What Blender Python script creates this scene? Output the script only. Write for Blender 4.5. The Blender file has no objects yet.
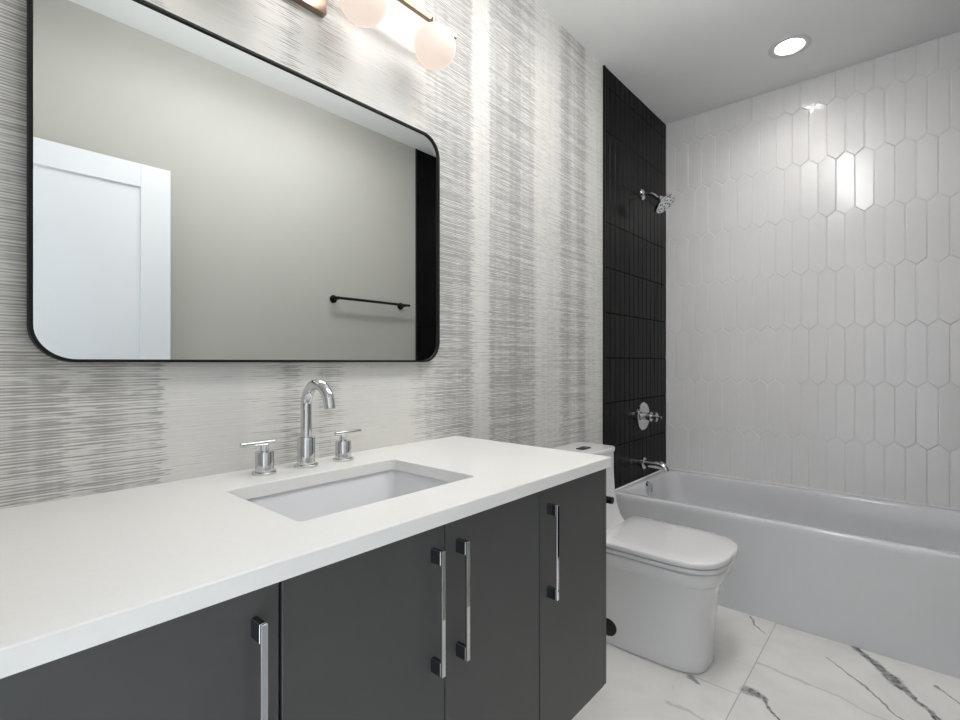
import bpy, bmesh, math, random
from mathutils import Vector, Matrix
random.seed(7)
PI = math.pi
S = bpy.context.scene
COL = S.collection

# ---------------------------------------------------------------- camera, world, light, exposure
cd = bpy.data.cameras.new('camera'); cam = bpy.data.objects.new('camera', cd); COL.objects.link(cam)
cd.sensor_width = 36.0; cd.lens = 494.13 / 960 * 36.0; cd.shift_y = 1.71 / 960; cd.clip_start = 0.01
cam.location = (0.0, -1.2, 1.1114); cam.rotation_euler = (PI / 2, 0, 0.7191 - PI / 2)
S.camera = cam

CAN_POWER = 46.0
FILL_POWER = 4.6  # fill lamp added out of view under the ceiling
GLOBE_POWER = 0.25
WORLD_POWER = 0.42
UPLIGHT_POWER = 1.15  # added glow from below the doorway, aimed at the ceiling
w = bpy.data.worlds.new('world'); S.world = w; w.use_nodes = True
# daylight outside the doorway: pale sky; brighter lower half added to lift the ceiling
wt = w.node_tree; bg = wt.nodes['Background']
tc = wt.nodes.new('ShaderNodeTexCoord'); sp = wt.nodes.new('ShaderNodeSeparateXYZ'); wt.links.new(tc.outputs['Generated'], sp.inputs[0])
mr = wt.nodes.new('ShaderNodeMapRange'); mr.interpolation_type = 'SMOOTHSTEP'; wt.links.new(sp.outputs[2], mr.inputs[0])
for k, val in enumerate((-.30, -.50, WORLD_POWER, UPLIGHT_POWER)): mr.inputs[k + 1].default_value = val
wt.links.new(mr.outputs[0], bg.inputs[1]); bg.inputs[0].default_value = (0.86, 0.93, 1.0, 1)
ld = bpy.data.lights.new('doorway_daylight', 'AREA'); ld.shape = 'RECTANGLE'; ld.size = 2.06; ld.size_y = 0.86
ld.cycles.is_portal = True          # samples the daylight that comes in through the open doorway
lo = bpy.data.objects.new('doorway_daylight', ld); COL.objects.link(lo)
lo.location = (-.165, -1.08, 1.03); lo.rotation_euler = (0, -PI / 2, 0)

S.view_settings.view_transform = 'Standard'; S.view_settings.look = 'None'
S.view_settings.gamma = 1.0; S.view_settings.use_curve_mapping = False
S.view_settings.exposure = 1.6

# ---------------------------------------------------------------- room dimensions
XL, XR = -0.06, 3.1795       # door wall, tiled end wall
YW = -1.52                   # wall opposite the mirror
ZC = 2.6365                  # ceiling
ZK = 0.854                   # counter top
XT = 2.333                   # where the black tile starts
RIM = 0.429                  # tub rim

# ---------------------------------------------------------------- helpers: objects
def link(name, bm, mat, origin=(0, 0, 0), parent=None, smooth=False, angle=None):
    bmesh.ops.recalc_face_normals(bm, faces=bm.faces[:])
    me = bpy.data.meshes.new(name)
    ox = Vector(origin)
    for v in bm.verts: v.co -= ox
    if smooth:
        for f in bm.faces: f.smooth = True
        lim = math.radians(angle if angle else 35)
        for e in bm.edges:
            if len(e.link_faces) == 2 and e.calc_face_angle(0) > lim: e.smooth = False
    bm.to_mesh(me); bm.free()
    for m in (mat if isinstance(mat, (list, tuple)) else [mat]): me.materials.append(m)
    o = bpy.data.objects.new(name, me); COL.objects.link(o)
    if parent is not None: o.parent = parent
    else: o.location = ox
    return o
ORG = {}
def thing(name, label, cat, loc, group=None):
    o = bpy.data.objects.new(name, None); o.empty_display_size = 0.05; COL.objects.link(o)
    o.location = loc; o['label'] = label; o['category'] = cat
    if group: o['group'] = group
    ORG[o] = Vector(loc)
    return o
def part(name, bm, mat, parent, smooth=True, angle=None, label=None):
    o = link(name, bm, mat, ORG[parent], parent, smooth, angle)
    ORG[o] = ORG[parent]
    if label: o['label'] = label
    return o
def solo(name, bm, mat, label, cat, loc, smooth=True, angle=None):
    o = link(name, bm, mat, loc, None, smooth, angle)
    o['label'] = label; o['category'] = cat; ORG[o] = Vector(loc)
    return o
def struct(name, bm, mat, smooth=False, loc=(0, 0, 0)):
    o = link(name, bm, mat, loc, None, smooth); o['kind'] = 'structure'; ORG[o] = Vector(loc)
    return o

# ---------------------------------------------------------------- helpers: shapes
def loft(bm, rings, cap0=True, cap1=True, mi=0):
    vs = [[bm.verts.new(p) for p in r] for r in rings]
    n = len(vs[0])
    for a, b in zip(vs, vs[1:]):
        for i in range(n):
            f = bm.faces.new((a[i], a[(i + 1) % n], b[(i + 1) % n], b[i])); f.material_index = mi
    if cap0: bm.faces.new(vs[0][::-1]).material_index = mi
    if cap1: bm.faces.new(vs[-1]).material_index = mi
    return vs
def rrect(x0, x1, y0, y1, r, z, n=6):
    pts = []
    for cx, cy, a0 in ((x1 - r, y1 - r, 0), (x0 + r, y1 - r, 90), (x0 + r, y0 + r, 180), (x1 - r, y0 + r, 270)):
        for k in range(n + 1):
            a = math.radians(a0 + 90 * k / n)
            pts.append((cx + r * math.cos(a), cy + r * math.sin(a), z))
    return pts
def box(bm, x0, x1, y0, y1, z0, z1, b=0.0, seg=2, mi=0):
    g = bmesh.ops.create_cube(bm, size=1.0)
    vs = g['verts']
    for v in vs:
        v.co = Vector((x0 + (v.co.x + .5) * (x1 - x0), y0 + (v.co.y + .5) * (y1 - y0), z0 + (v.co.z + .5) * (z1 - z0)))
    fs = {f for v in vs for f in v.link_faces}
    for f in fs: f.material_index = mi
    if b:
        es = list({e for v in vs for e in v.link_edges})
        bmesh.ops.bevel(bm, geom=es, offset=b, segments=seg, affect='EDGES', profile=0.5, clamp_overlap=True)
def frame_axes(d):
    d = Vector(d).normalized()
    u = d.cross(Vector((0, 0, 1)))
    if u.length < 1e-4: u = Vector((1, 0, 0))
    u.normalize(); return d, u, u.cross(d)
def lathe(bm, c, d, prof, n=32, mi=0):
    """prof: list of (distance along d, radius)"""
    c = Vector(c); d, u, v = frame_axes(d)
    rings = []
    for t, r in prof:
        r = max(r, 1e-5)
        rings.append([c + d * t + (u * math.cos(2 * PI * k / n) + v * math.sin(2 * PI * k / n)) * r for k in range(n)])
    loft(bm, rings, True, True, mi)
def tube(bm, pts, r, n=20, mi=0):
    pts = [Vector(p) for p in pts]
    rings = []; u = None
    for i, p in enumerate(pts):
        t = (pts[min(i + 1, len(pts) - 1)] - pts[max(i - 1, 0)]).normalized()
        if u is None: _, u, _ = frame_axes(t)
        u = (u - t * u.dot(t)).normalized(); v = t.cross(u)
        rr = r[i] if isinstance(r, (list, tuple)) else r
        rings.append([p + (u * math.cos(2 * PI * k / n) + v * math.sin(2 * PI * k / n)) * rr for k in range(n)])
    loft(bm, rings, True, True, mi)
def sphere(bm, c, r, seg=40):
    bmesh.ops.create_uvsphere(bm, u_segments=seg, v_segments=seg // 2, radius=r, matrix=Matrix.Translation(c))
def arc(c, r, a0, a1, n, ax, ay):
    c = Vector(c); ax = Vector(ax); ay = Vector(ay)
    return [c + ax * r * math.cos(math.radians(a0 + (a1 - a0) * k / n)) + ay * r * math.sin(math.radians(a0 + (a1 - a0) * k / n)) for k in range(n + 1)]
def fill_ring(bm, outer, inner):
    """flat face between two loops of verts"""
    es = []
    for lp in (outer, inner):
        for i in range(len(lp)):
            a, b = lp[i], lp[(i + 1) % len(lp)]
            es.append(bm.edges.get((a, b)) or bm.edges.new((a, b)))
    bmesh.ops.triangle_fill(bm, use_beauty=True, use_dissolve=False, edges=es)

# ---------------------------------------------------------------- helpers: materials
def srgb(r, g, b):
    f = lambda c: (c / 255 / 12.92) if c / 255 <= 0.04045 else ((c / 255 + 0.055) / 1.055) ** 2.4
    return (f(r), f(g), f(b), 1)
class NT:
    def __init__(s, m): s.t = m.node_tree; s.n = s.t.nodes; s.l = s.t.links
    def put(s, sock, v):
        if v is None: return
        if isinstance(v, bpy.types.NodeSocket): s.l.new(v, sock)
        else: sock.default_value = v
    def m(s, op, a, b=None, c=None, clamp=False):
        n = s.n.new('ShaderNodeMath'); n.operation = op; n.use_clamp = clamp
        for i, v in enumerate((a, b, c)): s.put(n.inputs[i], v)
        return n.outputs[0]
    def v(s, op, a, b=None, scale=None):
        n = s.n.new('ShaderNodeVectorMath'); n.operation = op
        s.put(n.inputs[0], a)
        if b is not None: s.put(n.inputs[1], b)
        if scale is not None: s.put(n.inputs['Scale'], scale)
        return n.outputs['Value'] if op in ('LENGTH', 'DOT_PRODUCT', 'DISTANCE') else n.outputs[0]
    def noise(s, vec, scale=1.0, detail=2.0, rough=0.5, dist=0.0, out=0):
        n = s.n.new('ShaderNodeTexNoise'); s.put(n.inputs['Vector'], vec)
        n.inputs['Scale'].default_value = scale; n.inputs['Detail'].default_value = detail
        n.inputs['Roughness'].default_value = rough; n.inputs['Distortion'].default_value = dist
        return n.outputs[out]
    def mix(s, f, a, b):
        n = s.n.new('ShaderNodeMix'); n.data_type = 'RGBA'
        s.put(n.inputs[0], f); s.put(n.inputs[6], a); s.put(n.inputs[7], b)
        return n.outputs[2]
    def step(s, x, lo, hi, a=0.0, b=1.0):
        n = s.n.new('ShaderNodeMapRange'); n.interpolation_type = 'SMOOTHSTEP'
        s.put(n.inputs[0], x); s.put(n.inputs[1], lo); s.put(n.inputs[2], hi); s.put(n.inputs[3], a); s.put(n.inputs[4], b)
        return n.outputs[0]
    def ramp(s, x, stops):
        n = s.n.new('ShaderNodeValToRGB'); e = n.color_ramp.elements
        for i, (p, val) in enumerate(stops):
            k = e[i] if i < 2 else e.new(p)
            k.position = p; k.color = (val, val, val, 1)
        s.put(n.inputs[0], x); return n.outputs[0]
    def geo(s): return s.n.new('ShaderNodeNewGeometry').outputs['Position']
    def bump(s, h, strength, dist):
        n = s.n.new('ShaderNodeBump'); n.inputs['Strength'].default_value = strength; n.inputs['Distance'].default_value = dist
        s.put(n.inputs['Height'], h); return n.outputs[0]
def pm(name, col, rough=0.5, metal=0.0, spec=0.5, coat=0.0, noise=0.0, nscale=30, bump=0.0, bscale=200, bdist=0.001):
    m = bpy.data.materials.new(name); m.use_nodes = True
    p = m.node_tree.nodes['Principled BSDF']; t = NT(m)
    p.inputs['Base Color'].default_value = col; p.inputs['Roughness'].default_value = rough
    p.inputs['Metallic'].default_value = metal; p.inputs['Specular IOR Level'].default_value = spec
    p.inputs['Coat Weight'].default_value = coat
    if noise:
        n = t.noise(t.geo(), nscale, 4)
        d = tuple(c * (1 - noise) for c in col[:3]) + (1,)
        t.put(p.inputs['Base Color'], t.mix(t.step(n, 0.35, 0.65), d, col))
    if bump: t.put(p.inputs['Normal'], t.bump(t.noise(t.geo(), bscale, 2), bump, bdist))
    return m
def emit(name, col, strength):
    m = bpy.data.materials.new(name); m.use_nodes = True
    p = m.node_tree.nodes['Principled BSDF']
    p.inputs['Base Color'].default_value = (0.25, 0.25, 0.25, 1)
    p.inputs['Emission Color'].default_value = col; p.inputs['Emission Strength'].default_value = strength
    return m

M_ceiling = pm('ceiling_paint', srgb(247, 247, 246), 0.85, noise=0.015, nscale=3)
M_paint = pm('greige_paint', srgb(179, 178, 171), 0.7, noise=0.015, nscale=2, bump=0.08, bscale=300)
M_doorpaint = pm('door_paint', srgb(228, 230, 233), 0.35, noise=0.01, nscale=5)
M_white_tile = pm('white_glazed_tile', srgb(234, 233, 233), 0.14, noise=0.02, nscale=4, bump=0.05, bscale=14, bdist=0.004)
M_grout = pm('pale_grout', srgb(232, 231, 231), 0.8, noise=0.05, nscale=60)
M_black_tile = pm('black_glazed_tile', srgb(8, 7, 7), 0.24, spec=0.08, noise=0.25, nscale=9, bump=0.06, bscale=30, bdist=0.003)
M_black_grout = pm('black_grout', srgb(20, 20, 20), 0.8, spec=0.2, noise=0.1, nscale=60)
M_black_metal = pm('matte_black_metal', srgb(9, 9, 10), 0.45, spec=0.25, noise=0.05, nscale=80)
M_quartz = pm('white_quartz', srgb(236, 235, 232), 0.28, noise=0.015, nscale=90)
M_cab = pm('charcoal_laminate', srgb(74, 74, 73), 0.42, noise=0.04, nscale=14)
M_cab_in = pm('charcoal_gap_shade', srgb(24, 24, 24), 0.6, noise=0.04, nscale=14)  # carcass colour darkened so the gaps between doors read as shade
M_chrome = pm('polished_chrome', (0.66, 0.67, 0.68, 1), 0.03, 1.0, noise=0.02, nscale=40)
M_chrome_dk = pm('dark_chrome', (0.16, 0.17, 0.19, 1), 0.12, 1.0, noise=0.02, nscale=40)
M_bronze = pm('champagne_bronze', srgb(150, 134, 118), 0.28, 1.0, noise=0.05, nscale=60)
M_porcelain = pm('white_porcelain', srgb(226, 226, 227), 0.08, coat=0.4, noise=0.01, nscale=6)
M_sink = pm('sink_porcelain', srgb(224, 225, 227), 0.1, coat=0.4, noise=0.01, nscale=6)
M_acrylic = pm('white_tub_enamel', srgb(216, 217, 220), 0.16, coat=0.3, noise=0.015, nscale=7)
M_caulk = pm('white_caulk', srgb(236, 236, 236), 0.5, noise=0.02, nscale=30)
M_rubber = pm('black_plastic', srgb(12, 12, 12), 0.4, noise=0.05, nscale=60)
M_mirror = pm('silvered_glass', (0.845, 0.872, 0.868, 1), 0.0, 1.0, noise=0.004, nscale=2)
M_globe = emit('opal_glass', (1.0, 0.80, 0.67, 1), GLOBE_POWER)
M_can = emit('lamp_lens', (1.0, 0.965, 0.93, 1), CAN_POWER)
M_fill = emit('fill_lamp_diffuser', (1.0, 0.985, 0.975, 1), FILL_POWER)
M_trimwhite = pm('white_trim', srgb(224, 224, 223), 0.4, noise=0.01, nscale=30)

# wallpaper: horizontal grasscloth threads whose density follows vertical bands
def wallpaper():
    m = bpy.data.materials.new('striated_wallpaper'); m.use_nodes = True
    t = NT(m); p = m.node_tree.nodes['Principled BSDF']; g = t.geo()
    sx = t.n.new('ShaderNodeSeparateXYZ'); t.put(sx.inputs[0], g); x, z = sx.outputs[0], sx.outputs[2]
    A = [(-.1, .6), (.10, .55), (.135, .62), (.18, .75), (.19, .42), (.215, .45), (.225, .68), (.27, .6), (.29, .45), (.345, .62), (.352, .09),
         (.53, .06), (.545, .3), (.60, .3), (.62, .6), (.655, .55), (.665, .2), (.70, .14), (.72, .48), (.775, .38), (.80, .1), (1.03, .12), (1.06, .42), (1.1, .44)]
    B = [(1.1, .48), (1.165, .55), (1.175, .66), (1.32, .7), (1.335, .10), (1.42, .10), (1.43, .66), (1.545, .7), (1.56, .86), (1.61, .9), (1.625, .55), (1.71, .6),
         (1.73, .14), (1.91, .14), (1.93, .5), (1.98, .8), (2.02, .45), (2.06, .42), (2.08, .72), (2.135, .75), (2.16, .3), (2.2, .16), (2.34, .16)]
    jx = t.m('MULTIPLY_ADD', t.m('SUBTRACT', t.noise(t.v('MULTIPLY', g, (7, 0, 170)), 1, 1), .5), .075, x)
    ra = t.ramp(t.m('DIVIDE', t.m('ADD', jx, .1), 1.2), [((a + .1) / 1.2, b) for a, b in A])
    rb = t.ramp(t.m('DIVIDE', t.m('SUBTRACT', jx, 1.1), 1.24), [((a - 1.1) / 1.24, .27 + b * .66) for a, b in B])  # right-hand bands coloured darker to offset glare from the added lamp
    mx = t.n.new('ShaderNodeMix'); t.put(mx.inputs[0], t.m('GREATER_THAN', jx, 1.1)); t.put(mx.inputs[2], ra); t.put(mx.inputs[3], rb)
    band = mx.outputs[0]
    band = t.m('ADD', band, t.m('MULTIPLY', t.m('SUBTRACT', t.noise(t.v('MULTIPLY', g, (55, 0, 1.2)), 1, 2), .5), .38))
    band = t.m('ADD', band, t.m('MULTIPLY', t.m('SUBTRACT', t.noise(t.v('MULTIPLY', g, (3, 0, 5)), 1, 2), .5), .25))
    n1 = t.noise(t.v('MULTIPLY', g, (2.2, 0, 300)), 1, 1.0, .5)
    n2 = t.noise(t.v('MULTIPLY', g, (22.0, 0, 420)), 1, 1.0, .5)
    ph = t.m('MULTIPLY', t.noise(t.v('MULTIPLY', g, (1.6, 0, 45)), 1, 2), 9.0)
    wave = t.m('MULTIPLY_ADD', t.m('SINE', t.m('MULTIPLY_ADD', z, 2 * PI / .0054, ph)), .5, .5)
    u = t.m('ADD', t.m('MULTIPLY', t.step(n1, .36, .64), .34), t.m('ADD', t.m('MULTIPLY', t.step(n2, .36, .64), .26), t.m('MULTIPLY', wave, .40)))
    mask = t.step(t.m('SUBTRACT', band, u), -.14, .36)
    base = t.mix(t.step(t.noise(t.v('MULTIPLY', g, (7, 0, .6)), 1, 2), .35, .65), srgb(219, 217, 212), srgb(211, 210, 207))
    col = t.mix(t.m('MULTIPLY', mask, .62), base, srgb(108, 106, 105))
    gl = t.step(u, .62, .85)
    col = t.mix(t.m('MULTIPLY', gl, .4), col, srgb(236, 234, 229))
    t.put(p.inputs['Base Color'], col); p.inputs['Roughness'].default_value = 0.55
    t.put(p.inputs['Normal'], t.bump(n1, .25, .002))
    return m
M_wallpaper = wallpaper()

# marble floor tiles with the photograph's veins
def marble():
    m = bpy.data.materials.new('marble_floor_tile'); m.use_nodes = True
    t = NT(m); p = m.node_tree.nodes['Principled BSDF']; g0 = t.geo()
    wob = t.v('SUBTRACT', t.noise(g0, 16, 4, .6, out=1), (.5, .5, .5))
    g = t.v('ADD', g0, t.v('SCALE', wob, scale=.045))
    g = t.v('MULTIPLY', g, (1, 1, 0))
    def seg(a, b, w0, w1):
        a = Vector((a[0], a[1], 0)); d = Vector((b[0], b[1], 0)) - a
        pa = t.v('SUBTRACT', g, tuple(a))
        h = t.m('DIVIDE', t.v('DOT_PRODUCT', pa, tuple(d)), d.length_squared, clamp=True)
        sc = t.v('SCALE', tuple(d), scale=h)
        dist = t.v('LENGTH', t.v('SUBTRACT', pa, sc))
        return t.m('DIVIDE', dist, t.m('MULTIPLY_ADD', h, w1 - w0, w0))
    def veins(lst):
        r = None
        for a, b, w0, w1 in lst:
            q = seg(a, b, w0, w1); r = q if r is None else t.m('MINIMUM', r, q)
        return r
    strong = veins([((2.41, -1.03), (2.31, -1.11), .012, .016), ((2.31, -1.11), (2.23, -1.165), .016, .022), ((2.23, -1.165), (2.165, -1.21), .022, .009),
                    ((2.165, -1.21), (2.06, -1.29), .009, .012), ((2.06, -1.29), (1.9, -1.42), .012, .004),
                    ((1.852, -.785), (1.842, -.825), .024, .014), ((1.842, -.825), (1.78, -.874), .008, .004), ((1.78, -.874), (1.62, -1.02), .004, .003)])
    thin = veins([((2.25, -.955), (2.128, -1.09), .0025, .004), ((2.128, -1.09), (2.02, -1.17), .004, .003), ((2.02, -1.17), (1.8, -1.4), .003, .002),
                  ((2.40, -.662), (2.34, -.70), .004, .003), ((2.34, -.70), (2.285, -.75), .003, .002), ((2.30, -1.26), (2.285, -1.28), .007, .003), ((2.285, -1.28), (2.2, -1.34), .003, .002),
                  ((1.80, -.61), (1.775, -.66), .012, .002)])
    faint = veins([((2.05, -.77), (2.02, -1.0), .006, .004), ((2.02, -1.0), (1.97, -1.16), .004, .003), ((1.62, -.60), (1.60, -.9), .006, .003), ((1.35, -.7), (1.5, -1.2), .006, .004)])
    tex = t.noise(g0, 55, 3, .7)
    cloud = t.noise(g0, 3.0, 5, .6, .6)
    col = t.mix(t.step(cloud, .38, .70), srgb(238, 237, 234), srgb(226, 225, 222))
    fl = t.step(t.noise(t.v('MULTIPLY', g0, (1, 2.2, 1)), 9, 6, .7, 1.2), .64, .72)
    col = t.mix(t.m('MULTIPLY', fl, .25), col, srgb(150, 148, 145))
    col = t.mix(t.m('MULTIPLY', t.step(faint, .5, 1.6, 1, 0), .28), col, srgb(120, 120, 122))
    col = t.mix(t.m('MULTIPLY', t.step(thin, .5, 1.5, 1, 0), .7), col, srgb(92, 92, 95))
    soft = t.m('MULTIPLY', t.step(strong, .3, 1.5, 1, 0), t.step(tex, .3, .6, .55, .95))
    col = t.mix(soft, col, srgb(112, 113, 116))
    core = t.m('MULTIPLY', t.step(t.m('ABSOLUTE', t.m('SUBTRACT', strong, .55)), .05, .45, 1, 0), t.step(tex, .48, .6))
    col = t.mix(core, col, srgb(40, 40, 42))
    # joints: rows at y = -0.764 + 0.6k, staggered joints along x
    s = t.n.new('ShaderNodeSeparateXYZ'); t.put(s.inputs[0], g0); x, y = s.outputs[0], s.outputs[1]
    yy = t.m('DIVIDE', t.m('ADD', y, .764 + 6.0), .6)
    row = t.m('FLOOR', yy)
    dy = t.m('MULTIPLY', t.m('ABSOLUTE', t.m('SUBTRACT', t.m('FRACT', t.m('ADD', yy, .5)), .5)), .6)
    off = t.m('MULTIPLY', t.m('MODULO', row, 2.0), .6)
    xx = t.m('DIVIDE', t.m('ADD', t.m('ADD', x, off), 12.0 - 1.81 ), 1.2)
    dx = t.m('MULTIPLY', t.m('ABSOLUTE', t.m('SUBTRACT', t.m('FRACT', t.m('ADD', xx, .5)), .5)), 1.2)
    j = t.step(t.m('MINIMUM', dx, dy), .0010, .0022, 1, 0)
    col = t.mix(t.m('MULTIPLY', j, .65), col, srgb(150, 150, 149))
    t.put(p.inputs['Base Color'], col); p.inputs['Roughness'].default_value = 0.33
    t.put(p.inputs['Normal'], t.bump(j, -.3, .001))
    return m
M_marble = marble()

# ---------------------------------------------------------------- the setting
bm = bmesh.new(); box(bm, XL - .12, XR + .1, YW - .1, .1, -.06, 0); struct('floor', bm, M_marble)

# ceiling with a round hole for the recessed lamp
CAN = (2.785, -.752)
bm = bmesh.new()
out = [bm.verts.new(p) for p in ((XL - .12, YW - .1, ZC), (XR + .1, YW - .1, ZC), (XR + .1, .1, ZC), (XL - .12, .1, ZC))]
inn = [bm.verts.new((CAN[0] + .066 * math.cos(2 * PI * k / 48), CAN[1] + .066 * math.sin(2 * PI * k / 48), ZC)) for k in range(48)]
fill_ring(bm, out, inn)
ret = bmesh.ops.extrude_face_region(bm, geom=bm.faces[:])
for v in [g for g in ret['geom'] if isinstance(g, bmesh.types.BMVert)]: v.co.z += .12
struct('ceiling', bm, M_ceiling)

bm = bmesh.new(); box(bm, XL - .1, XR + .1, 0, .1, 0, ZC); wall_back = struct('wall_back', bm, M_wallpaper)
bm = bmesh.new(); box(bm, XL - .12, XR + .1, YW - .1, YW, 0, ZC); wall_front = struct('wall_front', bm, M_paint)
bm = bmesh.new(); box(bm, XR, XR + .1, YW, 0, 0, ZC); wall_right = struct('wall_right', bm, M_grout)
bm = bmesh.new()
box(bm, XL - .1, XL, -.64, 0, 0, ZC); box(bm, XL - .1, XL, YW, -.64, 2.06, ZC)
struct('wall_left', bm, M_paint)
# casing round the doorway
bm = bmesh.new()
box(bm, XL - .115, XL - .1, -.65, -.56, 0, 2.14, .003); box(bm, XL - .115, XL - .1, YW, -.65, 2.05, 2.14, .003)
box(bm, XL - .1, XL, -.655, -.64, 0, 2.06, .002)
struct('trim_1', bm, M_doorpaint)

# white elongated hexagon tiles on the end wall
def tile_poly(bm, base, nrm, h, ins, tilt, mi=0):
    """base: outline points (coplanar); raised and bevelled along nrm, slightly tilted"""
    base = [Vector(p) for p in base]; nrm = Vector(nrm)
    c = sum(base, Vector()) / len(base)
    top = []
    k = len(base)
    for i in range(k):
        e1 = (base[i] - base[i - 1]).normalized(); e2 = (base[(i + 1) % k] - base[i]).normalized()
        n1 = nrm.cross(e1); n2 = nrm.cross(e2)
        if (c - base[i]).dot(n1) < 0: n1 = -n1
        if (c - base[i]).dot(n2) < 0: n2 = -n2
        b = (n1 + n2).normalized(); d = ins / max(.3, b.dot(n1))
        top.append(base[i] + b * d)
    def hh(p): return h + (p - c).dot(tilt)
    m1 = [p + nrm * (hh(p) * .55) for p in base]
    t1 = [p + nrm * hh(p) for p in top]
    loft(bm, [base, m1, t1], False, True, mi)
bm = bmesh.new()
PW, PP, TIP = .0789, .2965, .031
for r in range(-6, 5):
    zt = 1.608 + PP * r                     # upper joint peaks of row r
    yo = -.938 if r % 2 == 0 else -.938 - PW / 2
    for k in range(-13, 13):
        y = yo + PW * k
        if y > .05 or y < YW - .05 or zt - PP > ZC or zt < .40: continue
        g = .0011
        hw = PW / 2 - g
        pts = [(XR, y, zt - g), (XR, y + hw, zt - TIP), (XR, y + hw, zt - PP + g), (XR, y, zt - PP - TIP + g), (XR, y - hw, zt - PP + g), (XR, y - hw, zt - TIP)]
        tl = Vector((0, random.gauss(0, .013), random.gauss(0, .006)))
        tile_poly(bm, pts, (-1, 0, 0), .0062, .0034, tl)
for co, no in (((0, 0, ZC - .001), (0, 0, 1)), ((0, 0, RIM + .002), (0, 0, -1)), ((0, -.0095, 0), (0, 1, 0)), ((0, YW + .0095, 0), (0, -1, 0))):
    bmesh.ops.bisect_plane(bm, geom=bm.verts[:] + bm.edges[:] + bm.faces[:], plane_co=co, plane_no=no, clear_outer=True)
gb = bmesh.new(); box(gb, XR - .0036, XR - .0002, YW + .0095, -.0095, RIM + .001, ZC - .001); part('grout_bed', gb, M_grout, wall_right, smooth=False)
part('picket_tiling', bm, M_white_tile, wall_right, smooth=False)

# black stacked tiles on both end walls of the tub alcove
def black_tiles(wall, ys, sgn, XT):
    bm = bmesh.new()
    pw, pz, g = .0587, .2345, .0006
    nx = int((XR - XT) / pw) + 1
    for i in range(nx):
        x0, x1 = XT + .003 + pw * i + g, min(XT + .003 + pw * (i + 1) - g, XR - .001)
        if x1 - x0 < .004: continue
        for k in range(-7, 5):
            z0, z1 = 1.6 + pz * k + g, min(1.6 + pz * (k + 1) - g, ZC - .002)
            if x0 > 2.40 and z1 < RIM: continue
            z0 = max(z0, .003 if x0 < 2.40 else RIM + .003)
            if z1 - z0 < .01: continue
            y = ys + sgn * .002
            tl = Vector((random.gauss(0, .008), 0, random.gauss(0, .004)))
            tile_poly(bm, [(x0, y, z0), (x1, y, z0), (x1, y, z1), (x0, y, z1)], (0, sgn, 0), .0065, .0022, tl)
    part('black_tiling', bm, M_black_tile, wall, smooth=False)
    bm = bmesh.new(); box(bm, XT, XR - .0005, min(ys, ys + sgn * .003), max(ys, ys + sgn * .003), .001, ZC - .001)
    part('grout_bed', bm, M_black_grout, wall, smooth=False)
    bm = bmesh.new(); box(bm, XT - .003, XT + .003, min(ys, ys + sgn * .0115), max(ys, ys + sgn * .0115), .001, ZC - .001, .0008)
    part('edge_strip', bm, M_black_metal, wall, smooth=False)
black_tiles(wall_back, 0.0, -1, 2.333); black_tiles(wall_front, YW, 1, 2.361)

# door leaf standing open against the front wall (only seen in the mirror)
bm = bmesh.new()
D0, D1, DT = -.055, .784, 2.000
def dbox(bm, x0, x1, y0, y1, z0, z1, b=.0015): box(bm, x0, x1, y0, y1, z0, z1, b, 1)
dbox(bm, D0, D0 + .118, 0, .036, .012, DT); dbox(bm, D1 - .118, D1, 0, .036, .012, DT)
dbox(bm, D0 + .118, D1 - .118, 0, .036, DT - .104, DT); dbox(bm, D0 + .118, D1 - .118, 0, .036, .012, .25)
door = struct('door_1', bm, M_doorpaint, loc=(0, 0, 0))
bm = bmesh.new(); box(bm, D0 + .112, D1 - .112, .010, .026, .24, DT - .098)
part('recessed_panel', bm, M_doorpaint, door, smooth=False)
door.rotation_euler.z = math.radians(1.0); door.location = (0, YW + .026, 0)

# ---------------------------------------------------------------- vanity
VX0, VX1, VF = -.055, 1.2405, -.554
van = thing('vanity_cabinet', 'wall-hung charcoal grey vanity cabinet under the white worktop', 'cabinet', (.6, -.28, .236))
bm = bmesh.new()
box(bm, VX0, VX1 - .018, VF, -.002, .236, .254, .001, 1); box(bm, VX0, VX1 - .018, -.014, -.002, .254, .62, .001, 1)
box(bm, VX0, VX0 + .018, VF, -.014, .254, .8265, .001, 1); box(bm, VX0 + .018, VX1 - .018, VF, VF + .018, .254, .27, .001, 1)
for xa in (.3165, .9173): box(bm, xa - .009, xa + .009, VF, -.014, .254, .8265, .001, 1)
box(bm, VX0 + .018, VX1 - .018, VF, VF + .018, .806, .8265, .001, 1); box(bm, .6170, .6250, VF, VF + .018, .27, .806, .001, 1)
part('carcass', bm, M_cab_in, van, smooth=False)
bm = bmesh.new(); box(bm, VX1 - .0175, VX1, VF - .018, -.002, .2355, .8268, .001, 1)
part('side_panel', bm, M_cab, van, smooth=False)
bm = bmesh.new(); box(bm, VX0, .008, VF - .020, VF - .0005, .2365, .8235, .001, 1)
part('filler_panel', bm, M_cab, van, smooth=False)
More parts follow.
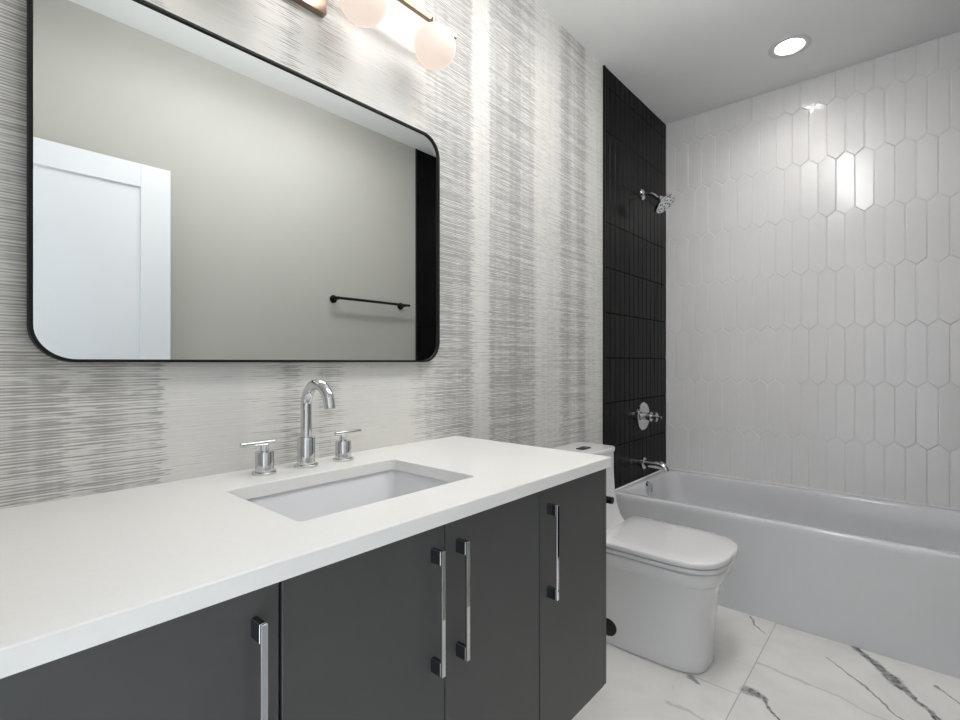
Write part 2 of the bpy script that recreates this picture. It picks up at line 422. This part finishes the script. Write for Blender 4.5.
# door and its bar handle: one of each, then copies
def door_bm(x0, x1):
    bm = bmesh.new(); box(bm, x0, x1, VF - .020, VF - .0005, .2365, .8235, .0012, 1); return bm
def handle_bm(x0):
    bm = bmesh.new(); yb = VF - .020
    x1, z0, z1 = x0 + .0088, .5760, .7890
    for za, zb in ((z0, z0 + .024), (z1 - .024, z1)):
        box(bm, x0, x1, yb - .0242, yb - .0003, za, zb, .0006, 1, mi=1)
    box(bm, x0, x1, yb - .0285, yb - .0240, z0, z1, .0009, 2, mi=0)
    return bm
spans = [(.012, .3143, .2775), (.3187, .6197, .5855), (.6223, .9157, .6475), (.9190, 1.2197, .9450)]
for x0, x1, hx in spans:
    d = part('door', door_bm(x0, x1), M_cab, van, smooth=False)
    h = part('bar_handle', handle_bm(hx), [M_chrome, M_chrome_dk], d, smooth=False, label='polished chrome square bar handle')

# worktop with the sink cut-out
bm = bmesh.new()
cx0, cx1, cy0, cy1 = -.0585, 1.2422, -.5855, -.001
b = .0015
zt, zb = ZK, ZK - .0266
o0 = [bm.verts.new(p) for p in rrect(cx0, cx1, cy0, cy1, .002, zb, 2)]
o1 = [bm.verts.new(p) for p in rrect(cx0, cx1, cy0, cy1, .002, zt - b, 2)]
o2 = [bm.verts.new(p) for p in rrect(cx0 + b, cx1 - b, cy0 + b, cy1 - b, .002, zt, 2)]
sx0, sx1, sy0, sy1 = .406, .831, -.460, -.167
i2 = [bm.verts.new(p) for p in rrect(sx0 - .001, sx1 + .001, sy0 - .001, sy1 + .001, .011, zt, 5)]
i1 = [bm.verts.new(p) for p in rrect(sx0, sx1, sy0, sy1, .010, zt - .001, 5)]
i0 = [bm.verts.new(p) for p in rrect(sx0, sx1, sy0, sy1, .010, zb, 5)]
for lps in ((o0, o1, o2), (i0, i1, i2)):
    for A, B in zip(lps, lps[1:]):
        for k in range(len(A)): bm.faces.new((A[k], A[(k + 1) % len(A)], B[(k + 1) % len(A)], B[k]))
fill_ring(bm, o2, i2); fill_ring(bm, o0, i0)
solo('worktop', bm, M_quartz, 'white quartz worktop with a rectangular sink cut-out on the grey vanity', 'countertop', (.6, -.29, zb), smooth=False)

# undermount sink
sink = thing('undermount_sink', 'white rectangular undermount sink set below the worktop', 'sink', (.618, -.313, .70))
bm = bmesh.new()
e = .007
R = [rrect(sx0 - .02, sx1 + .02, sy0 - .02, sy1 + .02, .02, zb - .0005), rrect(sx0 - e, sx1 + e, sy0 - e, sy1 + e, .018, zb - .0005),
     rrect(sx0 - e + .003, sx1 + e - .003, sy0 - e + .003, sy1 + e - .003, .018, zb - .006),
     rrect(sx0 + .010, sx1 - .014, sy0 + .012, sy1 - .012, .02, zb - .100), rrect(sx0 + .016, sx1 - .022, sy0 + .018, sy1 - .018, .022, zb - .118),
     rrect(sx0 + .03, sx1 - .036, sy0 + .03, sy1 - .03, .025, zb - .126), rrect(.590, .640, -.34, -.29, .024, zb - .132),
     rrect(.590, .640, -.34, -.29, .024, zb - .142), rrect(sx0 - .01, sx1 + .01, sy0 - .01, sy1 + .01, .025, zb - .140), rrect(sx0 - .02, sx1 + .02, sy0 - .02, sy1 + .02, .02, zb - .010)]
loft(bm, R + [R[0]], False, False)
bmesh.ops.remove_doubles(bm, verts=bm.verts[:], dist=1e-5)
part('basin', bm, M_sink, sink, angle=50)
bm = bmesh.new(); lathe(bm, (.615, -.315, zb - .1425), (0, 0, 1), [(0, .023), (.011, .023), (.0125, .021), (.0135, .012), (.0135, 0)])
part('drain', bm, M_chrome, sink, label='chrome pop-up drain')

# widespread faucet: spout and two lever handles
fs = thing('faucet_spout', 'chrome high-arc faucet spout standing behind the sink', 'faucet', (.634, -.076, ZK))
bm = bmesh.new(); lathe(bm, (.634, -.076, ZK), (0, 0, 1), [(0, .0285), (.005, .0285), (.0065, .027), (.0065, .0)])
part('base_flange', bm, M_chrome, fs)
bm = bmesh.new(); lathe(bm, (.634, -.076, ZK + .006), (0, 0, 1), [(0, .0215), (.064, .0215), (.066, .0205), (.066, 0)])
part('collar', bm, M_chrome, fs)
bm = bmesh.new()
rc = .052
pts = [(.634, -.076, ZK + .07), (.634, -.076, .99)] + arc((.634, -.076 - rc, 1.005), rc, 0, 166, 22, (0, 1, 0), (0, 0, 1))
pts.append(pts[-1] + Vector((0, .012 * math.sin(math.radians(12)) - .006, -.016)))
tube(bm, pts, .0132, 24)
part('spout_tube', bm, M_chrome, fs)
for hx, sgn, lab in ((.529, -1, 'chrome lever tap left of the spout'), (.738, 1, 'chrome lever tap right of the spout')):
    hd = thing('lever_tap', lab, 'tap', (hx, -.078, ZK), 'lever taps beside the spout')
    bm = bmesh.new(); lathe(bm, (hx, -.078, ZK), (0, 0, 1), [(0, .0265), (.0045, .0265), (.006, .025), (.006, 0)])
    part('base_flange', bm, M_chrome, hd)
    bm = bmesh.new(); lathe(bm, (hx, -.078, ZK + .0055), (0, 0, 1), [(0, .0205), (.044, .0205), (.046, .0195), (.046, .009), (.062, .009), (.062, 0)])
    part('stem', bm, M_chrome, hd)
    bm = bmesh.new(); xa, xb = sorted((hx - sgn * .024, hx + sgn * .054))
    lathe(bm, (xa, -.078, ZK + .071), (1, 0, 0), [(0, .0), (0, .0045), (.001, .0055), (xb - xa - .001, .0055), (xb - xa, .0045), (xb - xa, 0)], 20)
    part('lever', bm, M_chrome, hd)

# ---------------------------------------------------------------- mirror
mir = thing('wall_mirror', 'large rectangular mirror with rounded corners and thin black frame', 'mirror', (.636, -.001, 1.11))
MX0, MX1, MZ0, MZ1, MR = .1315, 1.1405, 1.1100, 1.8465, .068
def vr(x0, x1, z0, z1, r, y, n=12): return [(p[0], y, p[1]) for p in rrect(x0, x1, z0, z1, r, 0, n)]
fw = .0060
bm = bmesh.new()
q = [vr(MX0, MX1, MZ0, MZ1, MR, -.001), vr(MX0, MX1, MZ0, MZ1, MR, -.0252), vr(MX0 + .0008, MX1 - .0008, MZ0 + .0008, MZ1 - .0008, MR - .0008, -.026),
     vr(MX0 + fw, MX1 - fw, MZ0 + fw, MZ1 - fw, MR - fw, -.026), vr(MX0 + fw, MX1 - fw, MZ0 + fw, MZ1 - fw, MR - fw, -.001)]
loft(bm, q + [q[0]], False, False); bmesh.ops.remove_doubles(bm, verts=bm.verts[:], dist=1e-6)
part('frame', bm, M_black_metal, mir, angle=40)
bm = bmesh.new()
loft(bm, [vr(MX0 + fw - .001, MX1 - fw + .001, MZ0 + fw - .001, MZ1 - fw + .001, MR - fw, -.003), vr(MX0 + fw - .001, MX1 - fw + .001, MZ0 + fw - .001, MZ1 - fw + .001, MR - fw, -.0205)])
part('glass', bm, M_mirror, mir, smooth=False, label='clear silvered mirror glass')

# ---------------------------------------------------------------- vanity light
vl = thing('vanity_light', 'bronze bar vanity light with opal globes above the mirror', 'wall light', (.64, -.001, 2.15))
bm = bmesh.new(); box(bm, .556, .724, -.022, -.001, 2.038, 2.255, .0015, 2); part('backplate', bm, M_bronze, vl, smooth=False)
bm = bmesh.new(); box(bm, .145, 1.137, -.108, -.094, 2.141, 2.155, .001, 2)
box(bm, .632, .648, -.096, -.020, 2.140, 2.156, .001, 1); part('bar', bm, M_bronze, vl, smooth=False)
for k in range(4):
    gx = .64 + (k - 1.5) * .2575
    bm = bmesh.new(); sphere(bm, (gx, -.122, 2.056), .0625); gs = part('globe_shade', bm, M_globe, vl, label='frosted opal glass globe, lit')
    bm = bmesh.new(); lathe(bm, (gx, -.115, 2.108), (0, 0, 1), [(0, .016), (.010, .016), (.012, .008), (.036, .007), (.036, 0)], 24)
    part('collar', bm, M_bronze, gs, label='bronze lamp collar')

# ---------------------------------------------------------------- recessed ceiling lamp
rl = thing('recessed_light', 'round white recessed downlight in the ceiling over the tub', 'ceiling light', (CAN[0], CAN[1], ZC))
bm = bmesh.new()
prof = [(0, .0655), (.0, .088), (.003, .090), (.0045, .088), (.005, .066), (.002, .061)]
n = 48
rings = [[(CAN[0] + r * math.cos(2 * PI * k / n), CAN[1] + r * math.sin(2 * PI * k / n), ZC - t) for k in range(n)] for t, r in prof]
rings += [[(CAN[0] + r * math.cos(2 * PI * k / n), CAN[1] + r * math.sin(2 * PI * k / n), ZC + t) for k in range(n)] for t, r in ((.06, .056), (.062, .056), (.062, .066))]
loft(bm, rings + [rings[0]], False, False); bmesh.ops.remove_doubles(bm, verts=bm.verts[:], dist=1e-6)
part('trim_ring', bm, M_trimwhite, rl, angle=40)
bm = bmesh.new(); lathe(bm, (CAN[0], CAN[1], ZC + .0500), (0, 0, 1), [(0, .0), (0, .0570), (.008, .0575), (.008, 0)], 48)
part('lens', bm, M_can, rl, label='glowing lamp lens')

# unseen lamp added above the frame; long shape invented to fill the room evenly
LX0, LX1, LY0, LY1 = .50, 1.90, -.92, -.68
dl = thing('added_fill_lamp', 'long opal fill lamp added under the ceiling, standing in for an unseen fixture', 'ceiling light', ((LX0 + LX1) / 2, (LY0 + LY1) / 2, ZC))
bm = bmesh.new(); box(bm, 1.13, 1.49, -.80, -.74, ZC - .022, ZC, .004, 2)
for x in (1.16, 1.46): lathe(bm, (x, -.77, ZC - .02), (0, 0, -1), [(0, .008), (.0455, .008), (.0455, 0)], 16)
part('fill_lamp_canopy', bm, M_bronze, dl)
bm = bmesh.new()
def lr(d, z): return rrect(LX0 + d, LX1 - d, LY0 + d, LY1 - d, .06 - d * .5, z, 8)
loft(bm, [lr(.03, ZC - .065), lr(.008, ZC - .067), lr(0, ZC - .075), lr(0, ZC - .108), lr(.008, ZC - .117), lr(.03, ZC - .120)])
part('fill_lamp_shade', bm, M_fill, dl, label='glowing shade of the added fill lamp')

# ---------------------------------------------------------------- bathtub
tub = thing('bathtub', 'white alcove bathtub with a plain apron below the tiled walls', 'bathtub', (2.79, -.76, 0))
tx0, tx1, ty0, ty1 = 2.408, XR - .0082, YW + .0125, -.0125
def tr(ix0, ix1, iy, r, z): return rrect(tx0 + ix0, tx1 - ix1, ty0 + iy, ty1 - iy, r, z, 8)
bm = bmesh.new()
R = [tr(.006, 0, 0, .006, 0), tr(.006, 0, 0, .006, .002), tr(.003, 0, 0, .006, RIM - .06), tr(.0005, 0, 0, .006, RIM - .03), tr(0, 0, 0, .006, RIM - .010), tr(.002, .001, .001, .008, RIM - .004), tr(.006, .002, .002, .012, RIM - .0005), tr(.010, .004, .003, .015, RIM),
     tr(.042, .058, .034, .06, RIM - .001), tr(.048, .064, .038, .066, RIM - .004), tr(.053, .068, .043, .072, RIM - .012),
     tr(.075, .075, .058, .09, .32), tr(.095, .095, .085, .11, .15), tr(.115, .115, .105, .12, .10), tr(.16, .16, .16, .10, .078), tr(.30, .30, .4, .06, .075)]
loft(bm, R, True, True)
part('tub_shell', bm, M_acrylic, tub, angle=60)
bm = bmesh.new(); box(bm, tx0 + .006, tx0 + .013, ty0 + .003, ty1 - .003, .0005, .0055, .002, 2)
box(bm, XR - .0195, XR - .0125, ty0 + .005, ty1 - .005, RIM - .002, RIM + .006, .002, 2)
box(bm, XT + .08, XR - .013, ty1 - .006, ty1 + .0015, RIM - .002, RIM + .006, .002, 2)
part('caulk_bead', bm, M_caulk, tub)
bm = bmesh.new(); lathe(bm, (2.767, -.0600, .386), (0, -1, .13), [(0, .040), (.008, .040), (.012, .036), (.0125, .026), (.010, .024), (.010, 0)])
part('overflow_plate', bm, M_chrome, tub, label='round chrome overflow plate')

# ---------------------------------------------------------------- tub and shower fittings
ts = thing('tub_spout', 'chrome tub spout low on the black tiled wall', 'faucet', (2.82, -.009, .515))
bm = bmesh.new(); lathe(bm, (2.82, -.0088, .515), (0, -1, 0), [(0, .034), (.006, .034), (.010, .030), (.012, .020), (.012, 0)])
part('wall_flange', bm, M_chrome, ts)
bm = bmesh.new()
pts = [(2.82, -.018, .517), (2.82, -.05, .517), (2.82, -.095, .516), (2.82, -.115, .514), (2.82, -.130, .507), (2.82, -.139, .497), (2.82, -.142, .486)]
tube(bm, pts, [.021, .021, .022, .0225, .023, .0225, .0215], 24)
part('spout_body', bm, M_chrome, ts)

sv = thing('shower_valve', 'round chrome shower valve with lever on the black tiled wall', 'shower valve', (2.815, -.009, .792))
bm = bmesh.new(); lathe(bm, (2.815, -.0088, .792), (0, -1, 0), [(0, .082), (.003, .082), (.007, .078), (.009, .060), (.010, 0)], 48)
part('escutcheon', bm, M_chrome, sv)
bm = bmesh.new(); lathe(bm, (2.815, -.018, .792), (0, -1, 0), [(0, .024), (.028, .022), (.030, .028), (.040, .028), (.042, .014), (.064, .013), (.065, .019), (.075, .019), (.077, .008), (.098, .007), (.100, .005), (.100, 0)])
part('hub', bm, M_chrome, sv)
bm = bmesh.new(); lathe(bm, (2.815, -.087, .766), (0, 0, 1), [(0, 0), (0, .0055), (.052, .0055), (.052, 0)], 16)
part('lever', bm, M_chrome, sv)

sh = thing('overhead_shower', 'round chrome shower head on a bent arm high on the black tile', 'shower head', (2.8, -.009, 2.09))
bm = bmesh.new(); lathe(bm, (2.8, -.0088, 2.088), (0, -1, 0), [(0, .031), (.004, .031), (.012, .022), (.014, .012), (.014, 0)])
part('wall_flange', bm, M_chrome, sh)
bm = bmesh.new()
hn = Vector((.02, -.62, -.78)).normalized(); hc = Vector((2.8, -.150, 2.000))
pts = [(2.8, -.014, 2.088), (2.8, -.045, 2.086), (2.8, -.065, 2.080), (2.8, -.083, 2.068), (2.8, -.1, 2.050)] + [hc - hn * .05]
tube(bm, pts, .0095, 16); part('arm', bm, M_chrome, sh)
bm = bmesh.new(); lathe(bm, hc - hn * .062, hn, [(0, .008), (0, .014), (.012, .018), (.022, .016), (.030, .030), (.040, .058), (.046, .065), (.056, .065), (.060, .062), (.060, 0)], 40)
hd = part('head', bm, M_chrome, sh)
bm = bmesh.new(); d_, u_, v_ = frame_axes(hn)
for rr, kn in ((.014, 3), (.033, 6), (.050, 9)):
    for k in range(kn):
        a = 2 * PI * k / kn + rr * 20
        lathe(bm, hc - hn * .0025 + (u_ * math.cos(a) + v_ * math.sin(a)) * rr, hn, [(0, .0048), (.0022, .0042), (.0022, 0)], 10)
part('spray_nozzles', bm, M_rubber, hd, label='dark rubber spray nozzles')

# ---------------------------------------------------------------- toilet
TX = 1.915
tl = thing('toilet', 'white one-piece skirted toilet with its lid closed', 'toilet', (TX, -.35, 0))
def plan(wd, yf, yb, z, n=2.8, L=.2, k=28, cr=.03):
    L = min(L, (yb - yf) * .7); ym = yf + L
    pts = []
    for i in range(k + 1):
        a = PI * i / k; c, s = math.cos(a), math.sin(a)
        pts.append((TX + wd * math.copysign(abs(c) ** (2 / n), c), ym - L * abs(s) ** (2 / n), z))
    for i in range(5):
        a = PI + (-PI / 2) * i / 4; pts.append((TX - wd + cr + cr * math.cos(a), yb - cr + cr * math.sin(a), z))
    for i in range(5):
        a = PI / 2 - (PI / 2) * i / 4; pts.append((TX + wd - cr + cr * math.cos(a), yb - cr + cr * math.sin(a), z))
    return pts
bm = bmesh.new()
R = [plan(.113, -.635, -.02, .0005, 3.6), plan(.113, -.635, -.02, .0045, 3.6), plan(.1215, -.645, -.02, .005, 3.6), plan(.1230, -.646, -.02, .04, 3.6), plan(.1275, -.648, -.02, .10, 3.5), plan(.136, -.652, -.02, .165, 3.4),
     plan(.147, -.661, -.02, .225, 3.2), plan(.160, -.674, -.02, .28, 3.1), plan(.1715, -.690, -.02, .318, 3.0), plan(.1755, -.6965, -.02, .331, 3.0), plan(.1810, -.6985, -.02, .3335, 3.0), plan(.1835, -.7000, -.02, .338, 3.0), plan(.186, -.709, -.02, .370, 3.0), plan(.1855, -.709, -.02, .379, 3.0), plan(.181, -.705, -.02, .384, 3.0)]
loft(bm, R)
# tank rising from the back, flaring into the bowl
def tk(wd, yf, z, r=.03): return rrect(TX - wd, TX + wd, yf, -.012, r, z, 6)
loft(bm, [tk(.180, -.275, .30, .02), tk(.180, -.275, .384, .02), tk(.175, -.256, .396), tk(.169, -.240, .413), tk(.163, -.226, .440), tk(.158, -.214, .48), tk(.155, -.205, .54), tk(.154, -.200, .62), tk(.154, -.199, .713)])
part('bowl_and_tank', bm, M_porcelain, tl, angle=34)
bm = bmesh.new()
loft(bm, [tk(.152, -.197, .7135), tk(.157, -.203, .7145), tk(.158, -.204, .728), tk(.155, -.201, .733), tk(.13, -.18, .7335)])
tlid = part('tank_lid', bm, M_porcelain, tl, angle=45)
bm = bmesh.new(); box(bm, TX - .035, TX + .035, -.140, -.105, .7330, .7375, .0012, 2, mi=0); box(bm, TX - .004, TX + .030, -.136, -.109, .7370, .7395, .0008, 1, mi=1)
part('flush_button', bm, [M_rubber, M_chrome_dk], tlid, label='dark flush button')
W = .190
bm = bmesh.new()
loft(bm, [plan(W - .03, -.69, -.29, .3835), plan(W - .03, -.69, -.29, .3892), plan(W - .002, -.717, -.280, .3890, 3.1), plan(W - .001, -.718, -.279, .394, 3.1), plan(W - .002, -.717, -.280, .4030, 3.1), plan(W - .012, -.708, -.29, .4045)])
part('seat', bm, M_porcelain, tl, angle=50)
bm = bmesh.new()
loft(bm, [plan(W - .03, -.69, -.285, .4040, 3.1), plan(W - .03, -.69, -.285, .4072, 3.1), plan(W + .000, -.719, -.265, .4076, 3.1), plan(W + .002, -.721, -.263, .411, 3.1), plan(W + .002, -.721, -.263, .4225, 3.1), plan(W + .0005, -.7195, -.265, .4260, 3.1), plan(W - .004, -.715, -.268, .4280, 3.1), plan(W - .05, -.67, -.31, .4305, 3.0), plan(W - .12, -.58, -.38, .4315, 2.8)])
part('lid', bm, M_porcelain, tl, angle=60)
bm = bmesh.new(); lathe(bm, (TX - .116, -.301, .073), (-1, 0, 0), [(0, .036), (.0105, .036), (.0125, .033), (.0125, 0)])
part('side_cap', bm, M_rubber, tl, label='round black access cap in the skirt')

# ---------------------------------------------------------------- toilet paper holder on the end of the vanity
bm = bmesh.new()
lathe(bm, (VX1 - .0002, -.44, .7125), (1, 0, 0), [(0, .024), (.006, .024), (.008, .020), (.008, .0085), (.086, .0085), (.087, 0)], 24)
tube(bm, [(1.318, -.33, .7125), (1.318, -.552, .7125)], .0100, 20)
solo('toilet_paper_holder', bm, M_black_metal, 'small black paper holder bar sticking out from the end of the vanity', 'paper holder', (VX1, -.44, .69))

# ---------------------------------------------------------------- towel bar on the front wall, seen in the mirror
tb = thing('towel_bar', 'thin black towel bar reflected in the mirror', 'towel bar', (1.963, YW, 1.497))
for x in (1.690, 2.216):
    bm = bmesh.new(); lathe(bm, (x, YW + .0003, 1.497), (0, 1, 0), [(0, .024), (.007, .024), (.009, .021), (.009, .009), (.062, .009), (.062, 0)], 28)
    part('mounting_post', bm, M_black_metal, tb)
bm = bmesh.new(); tube(bm, [(1.660, YW + .062, 1.499), (2.250, YW + .062, 1.499)], .0085, 20); part('bar', bm, M_black_metal, tb)
